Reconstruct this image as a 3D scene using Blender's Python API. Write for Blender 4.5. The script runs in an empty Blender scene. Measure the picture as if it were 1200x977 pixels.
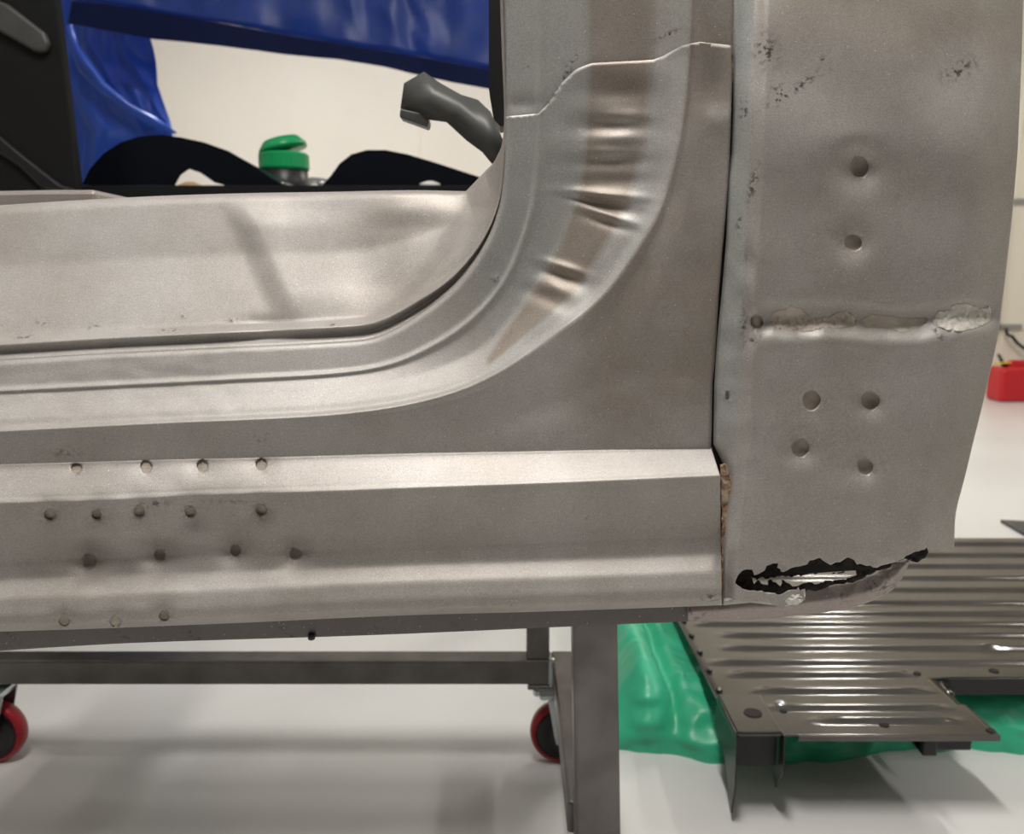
import bpy, bmesh, math, random
from mathutils import Vector, noise
random.seed(7)
C = bpy.context.scene.collection
# ------------------------------------------------------------------ camera
F = 1000.0; CX = 600.0; CY = 488.5
PITCH = math.radians(9.0)
CAM = Vector((0, -0.75, 0.937))
cd = bpy.data.cameras.new('camera'); cam = bpy.data.objects.new('camera', cd); C.objects.link(cam)
cam.location = CAM; cam.rotation_euler = (math.pi/2-PITCH, 0, 0)
cd.sensor_width = 36; cd.sensor_fit = 'HORIZONTAL'; cd.lens = 36*F/1200; cd.clip_start = .02
cd.dof.use_dof = True; cd.dof.focus_distance = 0.76; cd.dof.aperture_fstop = 8.0
bpy.context.scene.camera = cam
# ------------------------------------------------------------------ world, lamps, exposure
w = bpy.data.worlds.new('world'); bpy.context.scene.world = w; w.use_nodes = True
w.node_tree.nodes['Background'].inputs[0].default_value = (0.93, 0.96, 1.0, 1)
w.node_tree.nodes['Background'].inputs[1].default_value = 0.035
vs = bpy.context.scene.view_settings
vs.view_transform = 'Standard'; vs.look = 'None'; vs.gamma = 1; vs.use_curve_mapping = False
vs.exposure = 0.0
CEIL = 3.6
LAMPS = [  # x, y, energy, length, rot
    (3.3, 0.8, 30, 1.2, 0), (3.6, -1.9, 14, 1.2, 0), (-2.9, -1.0, 9, 1.2, 0),
    (-1.6, 3.8, 100, 1.2, 0), (2.4, 4.4, 60, 1.2, 0), (-0.2, -0.40, 74, 1.2, 0)]
def area(x, y, e, L, rz):
    ld = bpy.data.lights.new('lamp_light', 'AREA'); ld.shape = 'RECTANGLE'; ld.size = .18; ld.size_y = L
    ld.energy = e; ld.color = (1.0, .965, .92)
    o = bpy.data.objects.new('lamp_light', ld); C.objects.link(o); o.location = (x, y, CEIL-.09); o.rotation_euler = (0, 0, rz)
for l in LAMPS: area(*l)

# ------------------------------------------------------------------ measuring helpers (photo point -> place in the room)
def ray(u, v):
    a = (u-CX)/F; b = (CY-v)/F
    return Vector((a, math.cos(PITCH)+b*math.sin(PITCH), -math.sin(PITCH)+b*math.cos(PITCH)))
def at_y(u, v, y):
    d = ray(u, v); return CAM + d*((y-CAM.y)/d.y)
def at_z(u, v, z):
    d = ray(u, v); return CAM + d*((z-CAM.z)/d.z)
def sstep(a, b, x):
    t = max(0, min(1, (x-a)/(b-a))); return t*t*(3-2*t)
def lerp(a, b, t): return a+(b-a)*t
def pl(pts, x):                                  # piecewise linear y(x)
    if x <= pts[0][0]: return pts[0][1]
    for (x0, y0), (x1, y1) in zip(pts, pts[1:]):
        if x <= x1: return y0+(y1-y0)*(x-x0)/(x1-x0)
    return pts[-1][1]
def cr(pts, t, lin=()):                          # catmull-rom through control points, t in station units
    i = min(int(t), len(pts)-2); f = t-i
    p1, p2 = pts[i], pts[i+1]
    if i in lin: return tuple(lerp(a, b, f) for a, b in zip(p1, p2))
    p0 = pts[max(i-1, 0)]; p3 = pts[min(i+2, len(pts)-1)]
    return tuple(.5*(2*b+(c-a)*f+(2*a-5*b+4*c-d)*f*f+(3*b-a-3*c+d)*f**3) for a, b, c, d in zip(p0, p1, p2, p3))
def inside(P, x, y):
    r = False; n = len(P); j = n-1
    for i in range(n):
        xi, yi = P[i]; xj, yj = P[j]
        if (yi > y) != (yj > y) and x < (xj-xi)*(y-yi)/(yj-yi)+xi: r = not r
        j = i
    return r
def nearest(P, x, y):
    best = None
    for i in range(len(P)):
        ax, ay = P[i-1]; bx, by = P[i]; dx, dy = bx-ax, by-ay; L = dx*dx+dy*dy
        t = 0 if L == 0 else max(0, min(1, ((x-ax)*dx+(y-ay)*dy)/L))
        qx, qy = ax+dx*t, ay+dy*t; d = (qx-x)**2+(qy-y)**2
        if best is None or d < best[0]: best = (d, qx, qy)
    return best[1], best[2], math.sqrt(best[0])
def circle(cx, cy, r, n=20, jag=0.0, ry=None):
    ry = ry or r
    return [(cx+r*math.cos(a)*(1+jag*math.sin(3*a+cx)), cy+ry*math.sin(a)*(1+jag*math.sin(2*a+cy))) for a in [i*2*math.pi/n for i in range(n)]]
def jag(P, step=4, amp=1.6, seed=0):
    rr = random.Random(seed); out = []
    for i in range(len(P)):
        ax, ay = P[i]; bx, by = P[(i+1) % len(P)]; L = math.hypot(bx-ax, by-ay); n = max(1, int(L/step))
        for k in range(n):
            t = k/n; out.append((lerp(ax, bx, t)+rr.uniform(-amp, amp), lerp(ay, by, t)+rr.uniform(-amp, amp)))
    return out
def nz(x, y, z=0): return noise.noise(Vector((x, y, z)))

# ------------------------------------------------------------------ materials
def mat(name, col, rough=.5, metal=0.0, col2=None, scale=6, bump=0.0, bscale=200, coat=0.0, rvar=0.0, spec=None, trans=None):
    m = bpy.data.materials.new(name); m.use_nodes = True; nt = m.node_tree; b = nt.nodes['Principled BSDF']
    b.inputs['Base Color'].default_value = (*col, 1); b.inputs['Roughness'].default_value = rough; b.inputs['Metallic'].default_value = metal
    if coat: b.inputs['Coat Weight'].default_value = coat
    if spec is not None: b.inputs['Specular IOR Level'].default_value = spec
    tc = nt.nodes.new('ShaderNodeTexCoord')
    if col2 or rvar:
        n = nt.nodes.new('ShaderNodeTexNoise'); n.inputs['Scale'].default_value = scale; n.inputs['Detail'].default_value = 5
        nt.links.new(tc.outputs['Object'], n.inputs['Vector'])
        r = nt.nodes.new('ShaderNodeValToRGB'); r.color_ramp.elements[0].position = .35; r.color_ramp.elements[1].position = .65
        r.color_ramp.elements[0].color = (*col, 1); r.color_ramp.elements[1].color = (*(col2 or col), 1)
        nt.links.new(n.outputs['Fac'], r.inputs[0]); nt.links.new(r.outputs[0], b.inputs['Base Color'])
        if rvar:
            mr = nt.nodes.new('ShaderNodeMapRange'); mr.inputs[3].default_value = rough-rvar; mr.inputs[4].default_value = rough+rvar
            nt.links.new(n.outputs['Fac'], mr.inputs[0]); nt.links.new(mr.outputs[0], b.inputs['Roughness'])
    if bump:
        n2 = nt.nodes.new('ShaderNodeTexNoise'); n2.inputs['Scale'].default_value = bscale; n2.inputs['Detail'].default_value = 3
        nt.links.new(tc.outputs['Object'], n2.inputs['Vector'])
        bp = nt.nodes.new('ShaderNodeBump'); bp.inputs['Strength'].default_value = bump; bp.inputs['Distance'].default_value = .002
        nt.links.new(n2.outputs['Fac'], bp.inputs['Height']); nt.links.new(bp.outputs[0], b.inputs['Normal'])
    if trans:
        b.inputs['Transmission Weight'].default_value = trans
    return m
def steel_mat(name, c_base, c_warm, c_cool, rough=.42, metal=.75):
    """bare blasted sheet steel; 'stain' attribute: R brown film, G grey-green primer remains, B rust specks"""
    m = bpy.data.materials.new(name); m.use_nodes = True; nt = m.node_tree; N = nt.nodes; Lk = nt.links; b = N['Principled BSDF']
    tc = N.new('ShaderNodeTexCoord'); at = N.new('ShaderNodeAttribute'); at.attribute_name = 'stain'
    sp = N.new('ShaderNodeSeparateColor'); Lk.new(at.outputs['Color'], sp.inputs[0])
    n1 = N.new('ShaderNodeTexNoise'); n1.inputs['Scale'].default_value = 9; n1.inputs['Detail'].default_value = 6; Lk.new(tc.outputs['Object'], n1.inputs['Vector'])
    def mix(fac, a, bb, typ='MIX'):
        x = N.new('ShaderNodeMix'); x.data_type = 'RGBA'; x.blend_type = typ
        if isinstance(fac, float): x.inputs[0].default_value = fac
        else: Lk.new(fac, x.inputs[0])
        for k, s in ((6, a), (7, bb)):
            if isinstance(s, tuple): x.inputs[k].default_value = (*s, 1)
            else: Lk.new(s, x.inputs[k])
        return x.outputs[2]
    def math_(op, a, bb):
        x = N.new('ShaderNodeMath'); x.operation = op; x.use_clamp = True
        for k, s in ((0, a), (1, bb)):
            if isinstance(s, (int, float)): x.inputs[k].default_value = s
            else: Lk.new(s, x.inputs[k])
        return x.outputs[0]
    rmp = N.new('ShaderNodeMapRange'); rmp.inputs[1].default_value = .38; rmp.inputs[2].default_value = .68; Lk.new(n1.outputs['Fac'], rmp.inputs[0])
    c = mix(math_('MULTIPLY', rmp.outputs[0], .35), c_base, c_warm)
    c = mix(math_('MULTIPLY', sp.outputs[0], math_('ADD', rmp.outputs[0], .55)), c, c_warm)
    c = mix(sp.outputs[1], c, c_cool)
    # fine mottling
    n3 = N.new('ShaderNodeTexNoise'); n3.inputs['Scale'].default_value = 60; n3.inputs['Detail'].default_value = 8; n3.inputs['Roughness'].default_value = .7
    Lk.new(tc.outputs['Object'], n3.inputs['Vector'])
    m3 = N.new('ShaderNodeMapRange'); m3.inputs[3].default_value = .86; m3.inputs[4].default_value = 1.12; Lk.new(n3.outputs['Fac'], m3.inputs[0])
    cc = N.new('ShaderNodeCombineColor')
    for k in range(3): Lk.new(m3.outputs[0], cc.inputs[k])
    c = mix(1.0, c, cc.outputs[0], 'MULTIPLY')
    # rust specks where the attribute says
    n4 = N.new('ShaderNodeTexNoise'); n4.inputs['Scale'].default_value = 220; n4.inputs['Detail'].default_value = 4; Lk.new(tc.outputs['Object'], n4.inputs['Vector'])
    m4 = N.new('ShaderNodeMapRange'); m4.inputs[1].default_value = .50; m4.inputs[2].default_value = .60; Lk.new(n4.outputs['Fac'], m4.inputs[0])
    c = mix(math_('MULTIPLY', sp.outputs[2], m4.outputs[0]), c, (.06, .035, .025))
    # sparkle of the blasted metal, painted as pale specks into the base colour
    v = N.new('ShaderNodeTexVoronoi'); v.inputs['Scale'].default_value = 260; Lk.new(tc.outputs['Object'], v.inputs['Vector'])
    m5 = N.new('ShaderNodeMapRange'); m5.inputs[1].default_value = .16; m5.inputs[2].default_value = .08; Lk.new(v.outputs['Distance'], m5.inputs[0])
    sc = N.new('ShaderNodeSeparateColor'); Lk.new(v.outputs['Color'], sc.inputs[0])
    spark = math_('MULTIPLY', m5.outputs[0], math_('GREATER_THAN', sc.outputs[0], .86))
    c = mix(math_('MULTIPLY', spark, .55), c, (.95, .93, .9))
    n6 = N.new('ShaderNodeTexNoise'); n6.inputs['Scale'].default_value = 700; n6.inputs['Detail'].default_value = 3; Lk.new(tc.outputs['Object'], n6.inputs['Vector'])
    m6 = N.new('ShaderNodeMapRange'); m6.inputs[1].default_value = .3; m6.inputs[2].default_value = .7; m6.inputs[3].default_value = .86; m6.inputs[4].default_value = 1.14; Lk.new(n6.outputs['Fac'], m6.inputs[0])
    c6 = N.new('ShaderNodeCombineColor')
    for k in range(3): Lk.new(m6.outputs[0], c6.inputs[k])
    c = mix(1.0, c, c6.outputs[0], 'MULTIPLY')
    Lk.new(c, b.inputs['Base Color'])
    b.inputs['Metallic'].default_value = metal
    mr = N.new('ShaderNodeMapRange'); mr.inputs[3].default_value = rough-.06; mr.inputs[4].default_value = rough+.08; Lk.new(n3.outputs['Fac'], mr.inputs[0])
    Lk.new(mr.outputs[0], b.inputs['Roughness'])
    g = N.new('ShaderNodeTexNoise'); g.inputs['Scale'].default_value = 1100; g.inputs['Detail'].default_value = 2; Lk.new(tc.outputs['Object'], g.inputs['Vector'])
    g2 = N.new('ShaderNodeTexNoise'); g2.inputs['Scale'].default_value = 40; g2.inputs['Detail'].default_value = 4; Lk.new(tc.outputs['Object'], g2.inputs['Vector'])
    bp = N.new('ShaderNodeBump'); bp.inputs['Strength'].default_value = .35; bp.inputs['Distance'].default_value = .0005; Lk.new(g.outputs['Fac'], bp.inputs['Height'])
    bp2 = N.new('ShaderNodeBump'); bp2.inputs['Strength'].default_value = .25; bp2.inputs['Distance'].default_value = .0012; Lk.new(g2.outputs['Fac'], bp2.inputs['Height'])
    Lk.new(bp.outputs[0], bp2.inputs['Normal']); Lk.new(bp2.outputs[0], b.inputs['Normal'])
    return m
M = {}
M['steel'] = steel_mat('blasted_steel', (.47, .445, .425), (.30, .255, .215), (.40, .42, .405), rough=.5, metal=.35)
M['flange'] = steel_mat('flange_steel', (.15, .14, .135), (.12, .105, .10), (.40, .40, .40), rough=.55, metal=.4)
M['steel_low'] = steel_mat('lower_steel', (.40, .36, .34), (.34, .27, .24), (.40, .40, .40), rough=.5, metal=.5)
M['back'] = mat('tan_inner_skin', (.50, .43, .365), .75, .1, (.34, .29, .245), 60, .3, 300)
M['filler'] = mat('cracked_filler', (.78, .75, .69), .9, 0, (.58, .54, .48), 70, .8, 260)
M['filler_tan'] = mat('tan_filler', (.68, .61, .53), .9, 0, (.46, .40, .34), 70, .8, 260)
M['white_filler'] = mat('white_filler', (.92, .90, .86), .8, 0, (.80, .77, .72), 90, .4, 260)
M['char'] = mat('rusted_black_steel', (.012, .010, .009), .8, .2, (.03, .022, .018), 90, .8, 300)
M['dark'] = mat('dark_cavity_steel', (.05, .05, .052), .5, .5)
M['rust'] = mat('rusty_seam', (.30, .16, .08), .9, 0, (.55, .43, .32), 150, .8, 400)
M['floor'] = mat('pale_epoxy_floor', (.72, .715, .70), .30, 0, (.66, .65, .635), 1.3, .05, 30)
M['wall'] = mat('cream_wall_paint', (.84, .79, .665), .8, 0, (.82, .765, .64), 2)
M['ceil'] = mat('white_ceiling', (.8, .8, .78), .9)
M['tube'] = mat('raw_steel_tube', (.20, .19, .18), .38, .8, (.14, .13, .12), 14, .15, 300, rvar=.08)
M['zinc'] = mat('zinc_plated_steel', (.55, .58, .60), .3, .9)
M['red'] = mat('red_polyurethane', (.33, .012, .022), .35)
M['black'] = mat('black_plastic', (.012, .012, .013), .4)
M['gloss'] = mat('gloss_black_paint', (.004, .005, .008), .2, 0)
M['matte'] = mat('dark_grey_panel', (.009, .009, .010), .7, 0, (.007, .007, .007), 5, spec=.2)
M['blue'] = mat('blue_tarpaulin', (.010, .05, .34), .42, 0, (.008, .04, .26), 5, .15, 12)
M['bluethin'] = mat('thin_blue_tarpaulin', (.014, .075, .44), .38, 0, (.010, .055, .34), 5, .2, 10)
M['navy'] = mat('navy_tarpaulin_hem', (.004, .010, .06), .7, 0, bump=.1, bscale=25, spec=.2)
M['green'] = mat('green_tarpaulin', (.05, .50, .29), .40, 0, (.035, .42, .22), 8, .6, 30)
M['greenlid'] = mat('green_plastic', (.01, .36, .12), .3)
M['pan'] = mat('primed_floor_pan', (.16, .152, .145), .14, .85, (.12, .113, .105), 6, .06, 60)
M['panchannel'] = mat('black_channel', (.02, .02, .02), .35, .3)
M['grey'] = mat('grey_primer', (.07, .07, .067), .5, .2, (.055, .055, .053), 20)
M['card'] = mat('tan_card', (.55, .36, .18), .8)
M['canred'] = mat('red_can_plastic', (.55, .012, .02), .38)
M['yellow'] = mat('yellow_plastic', (.7, .55, .05), .5)
M['conduit'] = mat('grey_conduit', (.35, .34, .33), .4, .3)
M['white'] = mat('white_plastic', (.75, .73, .7), .4)
em = bpy.data.materials.new('lamp_tube'); em.use_nodes = True
em.node_tree.nodes['Principled BSDF'].inputs['Emission Color'].default_value = (1, .97, .92, 1)
em.node_tree.nodes['Principled BSDF'].inputs['Emission Strength'].default_value = 7; M['lamp'] = em

# ------------------------------------------------------------------ object helpers
def link(name, me, m, parent=None, smooth=False):
    o = bpy.data.objects.new(name, me); C.objects.link(o)
    if m: me.materials.append(M[m])
    if parent:
        o.parent = parent; o.location = Vector(o.location)
        o.matrix_parent_inverse = parent.matrix_basis.inverted()
    if smooth:
        for p in me.polygons: p.use_smooth = True
    return o
def obj(name, bm, m, parent=None, smooth=False, solid=0, offset=-1, bevel=0):
    bmesh.ops.recalc_face_normals(bm, faces=bm.faces) if not solid else None
    me = bpy.data.meshes.new(name); bm.to_mesh(me); bm.free()
    o = link(name, me, m, parent, smooth)
    if solid:
        s = o.modifiers.new('thickness', 'SOLIDIFY'); s.thickness = solid; s.offset = offset
    if bevel:
        s = o.modifiers.new('bevel', 'BEVEL'); s.width = bevel; s.segments = 2; s.limit_method = 'ANGLE'
    return o
def thing(name, label, cat, loc=(0, 0, 0), group=None):
    o = bpy.data.objects.new(name, None); C.objects.link(o); o.location = loc; o.empty_display_size = .05
    o['label'] = label; o['category'] = cat
    if group: o['group'] = group
    return o
def tag(o, label, cat, group=None):
    o['label'] = label; o['category'] = cat
    if group: o['group'] = group
    return o
def box(bm, x0, x1, y0, y1, z0, z1):
    vs_ = [bm.verts.new((x, y, z)) for x in (x0, x1) for y in (y0, y1) for z in (z0, z1)]
    for f in ((0, 1, 3, 2), (4, 6, 7, 5), (0, 4, 5, 1), (2, 3, 7, 6), (0, 2, 6, 4), (1, 5, 7, 3)): bm.faces.new([vs_[i] for i in f])
def boxo(name, m, dims, parent=None, bevel=.002):
    bm = bmesh.new(); box(bm, *dims); return obj(name, bm, m, parent, bevel=bevel)
def tube(bm, pts, r, n=8, cap=True):
    rings = []
    for i, p in enumerate(pts):
        p = Vector(p); d = (Vector(pts[min(i+1, len(pts)-1)])-Vector(pts[max(i-1, 0)])).normalized()
        a = d.orthogonal().normalized() if i == 0 else (a-d*a.dot(d)).normalized()
        b = d.cross(a); rr = r[i] if isinstance(r, (list, tuple)) else r
        rings.append([bm.verts.new(p+(a*math.cos(t)+b*math.sin(t))*rr) for t in [k*2*math.pi/n for k in range(n)]])
    for A, B in zip(rings, rings[1:]):
        for k in range(n): bm.faces.new((A[k], A[(k+1) % n], B[(k+1) % n], B[k]))
    if cap: bm.faces.new(rings[0][::-1]); bm.faces.new(rings[-1])
def lathe(bm, prof, c, axis='z', n=32, ring_only=False):
    rings = []; c = Vector(c)
    for r, h in prof:
        ring = []
        for k in range(n):
            t = k*2*math.pi/n
            ring.append(bm.verts.new(c+(Vector((r*math.cos(t), r*math.sin(t), h)) if axis == 'z' else Vector((r*math.cos(t), h, r*math.sin(t))))))
        rings.append(ring)
    for A, B in zip(rings, rings[1:]):
        for k in range(n): bm.faces.new((A[k], A[(k+1) % n], B[(k+1) % n], B[k]))
    if ring_only:
        for k in range(n): bm.faces.new((rings[-1][k], rings[-1][(k+1) % n], rings[0][(k+1) % n], rings[0][k]))
        return
    bm.faces.new(rings[0]); bm.faces.new(rings[-1][::-1])
def prism(bm, P, y0, y1):                        # outline (photo points) measured at y0, extruded back to y1
    a = [bm.verts.new(at_y(u, v, y0)) for u, v in P]
    b = [bm.verts.new(Vector((q.co.x, y1, q.co.z))) for q in a]
    n = len(P); fs = [bm.faces.new(a), bm.faces.new(b[::-1])]
    for i in range(n): bm.faces.new((a[i], b[i], b[(i+1) % n], a[(i+1) % n]))
def prism_z(bm, pts, z0, z1):
    a = [bm.verts.new((x, y, z0)) for x, y in pts]; b = [bm.verts.new((x, y, z1)) for x, y in pts]
    n = len(pts); bm.faces.new(a[::-1]); bm.faces.new(b)
    for i in range(n): bm.faces.new((a[i], a[(i+1) % n], b[(i+1) % n], b[i]))

def sheet(name, grid, m, parent, cuts=(), keep=None, stain=None, disp=None, solid=.0011):
    """grid[i][j] = (u, v, y): measured surface net. cuts: outlines removed; keep: outline retained; disp: dents (pixels -> metres inward)."""
    I = len(grid); J = len(grid[0])
    pts = [list(grid[i][j]) for i in range(I) for j in range(J)]
    alive = {}
    cutb = [(min(p[0] for p in P)-4, max(p[0] for p in P)+4, min(p[1] for p in P)-4, max(p[1] for p in P)+4, P) for P in cuts]
    for i in range(I-1):
        for j in range(J-1):
            q = (i*J+j, i*J+j+1, (i+1)*J+j+1, (i+1)*J+j)
            cu = sum(pts[k][0] for k in q)/4; cv = sum(pts[k][1] for k in q)/4
            ok = True
            if keep and not inside(keep, cu, cv): ok = False
            if ok:
                for a, b_, c_, d_, P in cutb:
                    if a < cu < b_ and c_ < cv < d_ and inside(P, cu, cv): ok = False; break
            if ok: alive[(i, j)] = q
    used = {}
    for (i, j), q in alive.items():
        for k in q: used[k] = used.get(k, 0)+1
    allP = [c[4] for c in cutb]+([keep] if keep else [])
    if allP:
        for k, n in used.items():
            i, j = divmod(k, J)
            full = (1 if i in (0, I-1) else 2)*(1 if j in (0, J-1) else 2)
            if n < full:
                best = None
                for P in allP:
                    x, y, d = nearest(P, pts[k][0], pts[k][1])
                    if best is None or d < best[2]: best = (x, y, d)
                if best and best[2] < 6: pts[k][0], pts[k][1] = best[0], best[1]
    idx = {}; vs_ = []; cols = []
    for k in sorted(used):
        u, v, y = pts[k]
        if disp: y = y+disp(u, v)
        idx[k] = len(vs_); vs_.append(at_y(u, v, y)); cols.append(stain(u, v) if stain else (0, 0, 0))
    faces = [tuple(idx[k] for k in q) for q in alive.values()]
    me = bpy.data.meshes.new(name); me.from_pydata(vs_, [], faces)
    # face towards the aisle (-y)
    s = sum(p.normal.y for p in me.polygons)
    if s > 0: me.flip_normals()
    ca = me.color_attributes.new('stain', 'FLOAT_COLOR', 'POINT')
    for n, c in enumerate(cols): ca.data[n].color = (*c, 1)
    me.update()
    o = link(name, me, m, parent, True)
    if solid:
        sm = o.modifiers.new('thickness', 'SOLIDIFY'); sm.thickness = solid; sm.offset = -1
    return o
def loft(curves, segs, ncol, ys, lin=None, t0=0.0, t1=None, smooth=2, bead=None):
    """curves: matched control points; ys: depth for each curve (number or list per station)."""
    K = len(curves[0])-1; t1 = K if t1 is None else t1
    grid = []
    for c in range(ncol+1):
        t = lerp(t0, t1, c/ncol); col = []
        P = []
        for q, cv in enumerate(curves):
            if (lin or {}).get(q): u, v = cr(cv, t, lin[q])
            else:
                ws = ((-.4, 1), (-.2, 2), (0, 3), (.2, 2), (.4, 1)); e = min(1, (t-0)/.4, (K-t)/.4)
                S = [(cr(cv, t+d*e), w_) for d, w_ in ws]; u, v = (sum(p[a]*w_ for p, w_ in S)/9 for a in (0, 1))
            yy = ys[q]
            if isinstance(yy, (list, tuple)):
                i = min(int(t), K-1); yy = lerp(yy[i], yy[i+1], t-i)
            P.append((u, v, yy))
        for q in range(len(curves)-1):
            n = segs[q]
            for k in range(n): col.append([lerp(P[q][a], P[q+1][a], k/n) for a in range(3)])
        col.append(list(P[-1]))
        if smooth:
            src = [p[2] for p in col]; n = len(src)
            for _ in range(smooth):
                src = [src[0]]+[(src[k-1]+2*src[k]+src[k+1])/4 for k in range(1, n-1)]+[src[-1]]
            for k in range(n): col[k][2] = src[k]
        grid.append(col)
    def extend(c0, c1, D):       # carry the sheet on past the frame
        k = D/max(1e-6, math.hypot(c0[0][0]-c1[0][0], c0[0][1]-c1[0][1])); return [[a[0]+(a[0]-b[0])*k, a[1]+(a[1]-b[1])*k, a[2]+(a[2]-b[2])*k*.3] for a, b in zip(c0, c1)]
    if t0 == 0 and grid[0][0][0] < -30:
        g1 = extend(grid[0], grid[8], 260); grid = [g1]+grid
    if grid[-1][0][1] < -25:
        grid.append([[a[0], a[1]-220, a[2]] for a in grid[-1]])
    return grid

# ================================================================== SETTING
def struct(name, m, dims):
    bm = bmesh.new(); box(bm, *dims); o = obj(name, bm, m); o['kind'] = 'structure'; return o
WY = 6.35
struct('floor', 'floor', (-7, 7, -5, WY+.2, -.1, 0))
struct('wall_back', 'wall', (-7, 7, WY, WY+.15, 0, CEIL))
struct('wall_left', 'wall', (-7.15, -7, -5, WY+.15, 0, CEIL))
struct('wall_right', 'wall', (7, 7.15, -5, WY+.15, 0, CEIL))
struct('ceiling', 'ceil', (-7.15, 7.15, -5, WY+.15, CEIL, CEIL+.1))
for i, (u) in enumerate((492, 1195)):
    x = at_y(u, 170, WY).x
    struct('trim_%d' % (i+1), 'wall', (x-.006, x+.006, WY-.006, WY, 0, CEIL))
for k, (x, y, e, L, rz) in enumerate(LAMPS):
    where = ['on the right beside the car body', 'behind the camera on the right', 'behind the camera on the left', 'far back on the left', 'far back on the right', 'right above the car body'][k]
    t = thing('ceiling_light', 'long white ceiling batten light ' + where, 'ceiling light', (x, y, CEIL))
    boxo('housing', 'white', (x-.11, x+.11, y-.65, y+.65, CEIL-.05, CEIL), t)
    boxo('diffuser', 'lamp', (x-.09, x+.09, y-.6, y+.6, CEIL-.08, CEIL-.05), t)

# ================================================================== CAR BODY
body = thing('car', 'bare blasted steel car body side with door sill, pillar foot and torn quarter panel', 'car body', (0, .1, .6))
L1 = [(-40,425),(100,416),(200,411),(300,406),(400,401),(448,394),(500,363),(537,332),(567,290),(583,252),(590,215),(593,153),(590,60),(587,-30)]
L2 = [(-40,460),(100,453),(200,448),(300,443),(400,437),(467,424),(533,390),(575,352),(600,313),(617,267),(627,222),(631,160),(632,80),(631,-30)]
L2b = [(-40,478),(100,472),(200,467),(300,462),(400,455),(480,443),(560,412),(605,362),(632,325),(655,280),(675,225),(682,165),(684,80),(683,-30)]
L2c = [(-40,492),(100,486),(200,481),(300,477),(400,471),(490,457),(570,430),(640,373),(677,340),(707,292),(737,240),(758,164),(766,75),(769,-30)]
L3 = [(-40,507),(100,500),(200,495),(300,491),(400,485),(493,471),(575,442),(667,380),(713,340),(747,293),(776,240),(797,160),(807,75),(811,-30)]
L4 = [(-40,547),(100,543),(200,540),(300,538),(400,535),(520,532),(660,530),(833,526),(836,440),(842,350),(848,280),(854,190),(858,80),(859,-30)]
def off(Lc, du, dv): return [(a+du, b+dv) for a, b in Lc]
def between(A, B, t): return [(lerp(a[0], b[0], t), lerp(a[1], b[1], t)) for a, b in zip(A, B)]

TOP = [(587,137),(631,133),(642,122),(658,97),(675,81),(692,74),(730,72),(765,70),(776,66),(800,53),(820,49),(857,53)]
def seam_keep():   # outline of the lapped lower patch panel
    return TOP+[(857,53),(858,100),(855,190),(849,270),(846,300),(842,350),(838,420),(835,450),(834,500),(833,527),(834,600),(-500,640),(-500,400)]+[(-500,200),(400,200)]
def g(u, v, cx, cy, s, s2=None, ang=0):
    dx, dy = u-cx, v-cy
    if ang: ca, sa = math.cos(ang), math.sin(ang); dx, dy = dx*ca+dy*sa, -dx*sa+dy*ca
    s2 = s2 or s; e = dx*dx/(2*s*s)+dy*dy/(2*s2*s2)
    return math.exp(-e) if e < 12 else 0
AP_H = [(89,548),(171,546),(237,545),(306,543)]
def ap_disp(u, v):
    d = 0
    # wrinkles and dings across the brown band
    d += -.0042*g(u, v, 705, 228, 30, 4, .08)+.0044*g(u, v, 704, 239, 26, 4.5, .24)-.0030*g(u, v, 712, 252, 20, 3.5, .34)+.002*g(u, v, 712, 262, 18, 4, .3)
    d += .0045*g(u, v, 708, 148, 22, 10)-.0042*g(u, v, 722, 161, 18, 6)+.0032*g(u, v, 725, 108, 26, 10)-.0025*g(u, v, 728, 136, 20, 5)+.0028*g(u, v, 712, 190, 28, 7)-.0025*g(u, v, 716, 178, 20, 5)+.0022*g(u, v, 720, 212, 26, 6)
    d += -.0034*g(u, v, 660, 313, 16, 4, .3)+.0036*g(u, v, 661, 325, 17, 5, .35)-.0020*g(u, v, 652, 338, 15, 5, .4)+.002*g(u, v, 640, 350, 20, 6, .4)
    d += .0045*g(u, v, 834, 108, 15, 26)-.0015*g(u, v, 845, 140, 14, 10)
    d += .0040*nz(u/70, v/80, 3)*sstep(560, 700, u)*sstep(535, 440, v)
    d += .0015*g(u, v, 790, 440, 25, 12)-.0012*g(u, v, 805, 452, 10)+.0035*g(u, v, 640, 470, 70, 14, -.35)
    d += -.0010*g(u, v, 581, 326, 3)
    # dings above the upper drill holes
    for hx, hy in AP_H: d += .0016*g(u, v, hx, hy, 11, 9)+.0012*g(u, v, hx-3, hy-22, 10, 6)
    d += .0016*g(u, v, 70, 535, 16, 5)+.0014*g(u, v, 308, 515, 6, 5)
    d += .0005*nz(u/30, v/12, 9)*sstep(350, 250, u)
    return d
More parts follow.
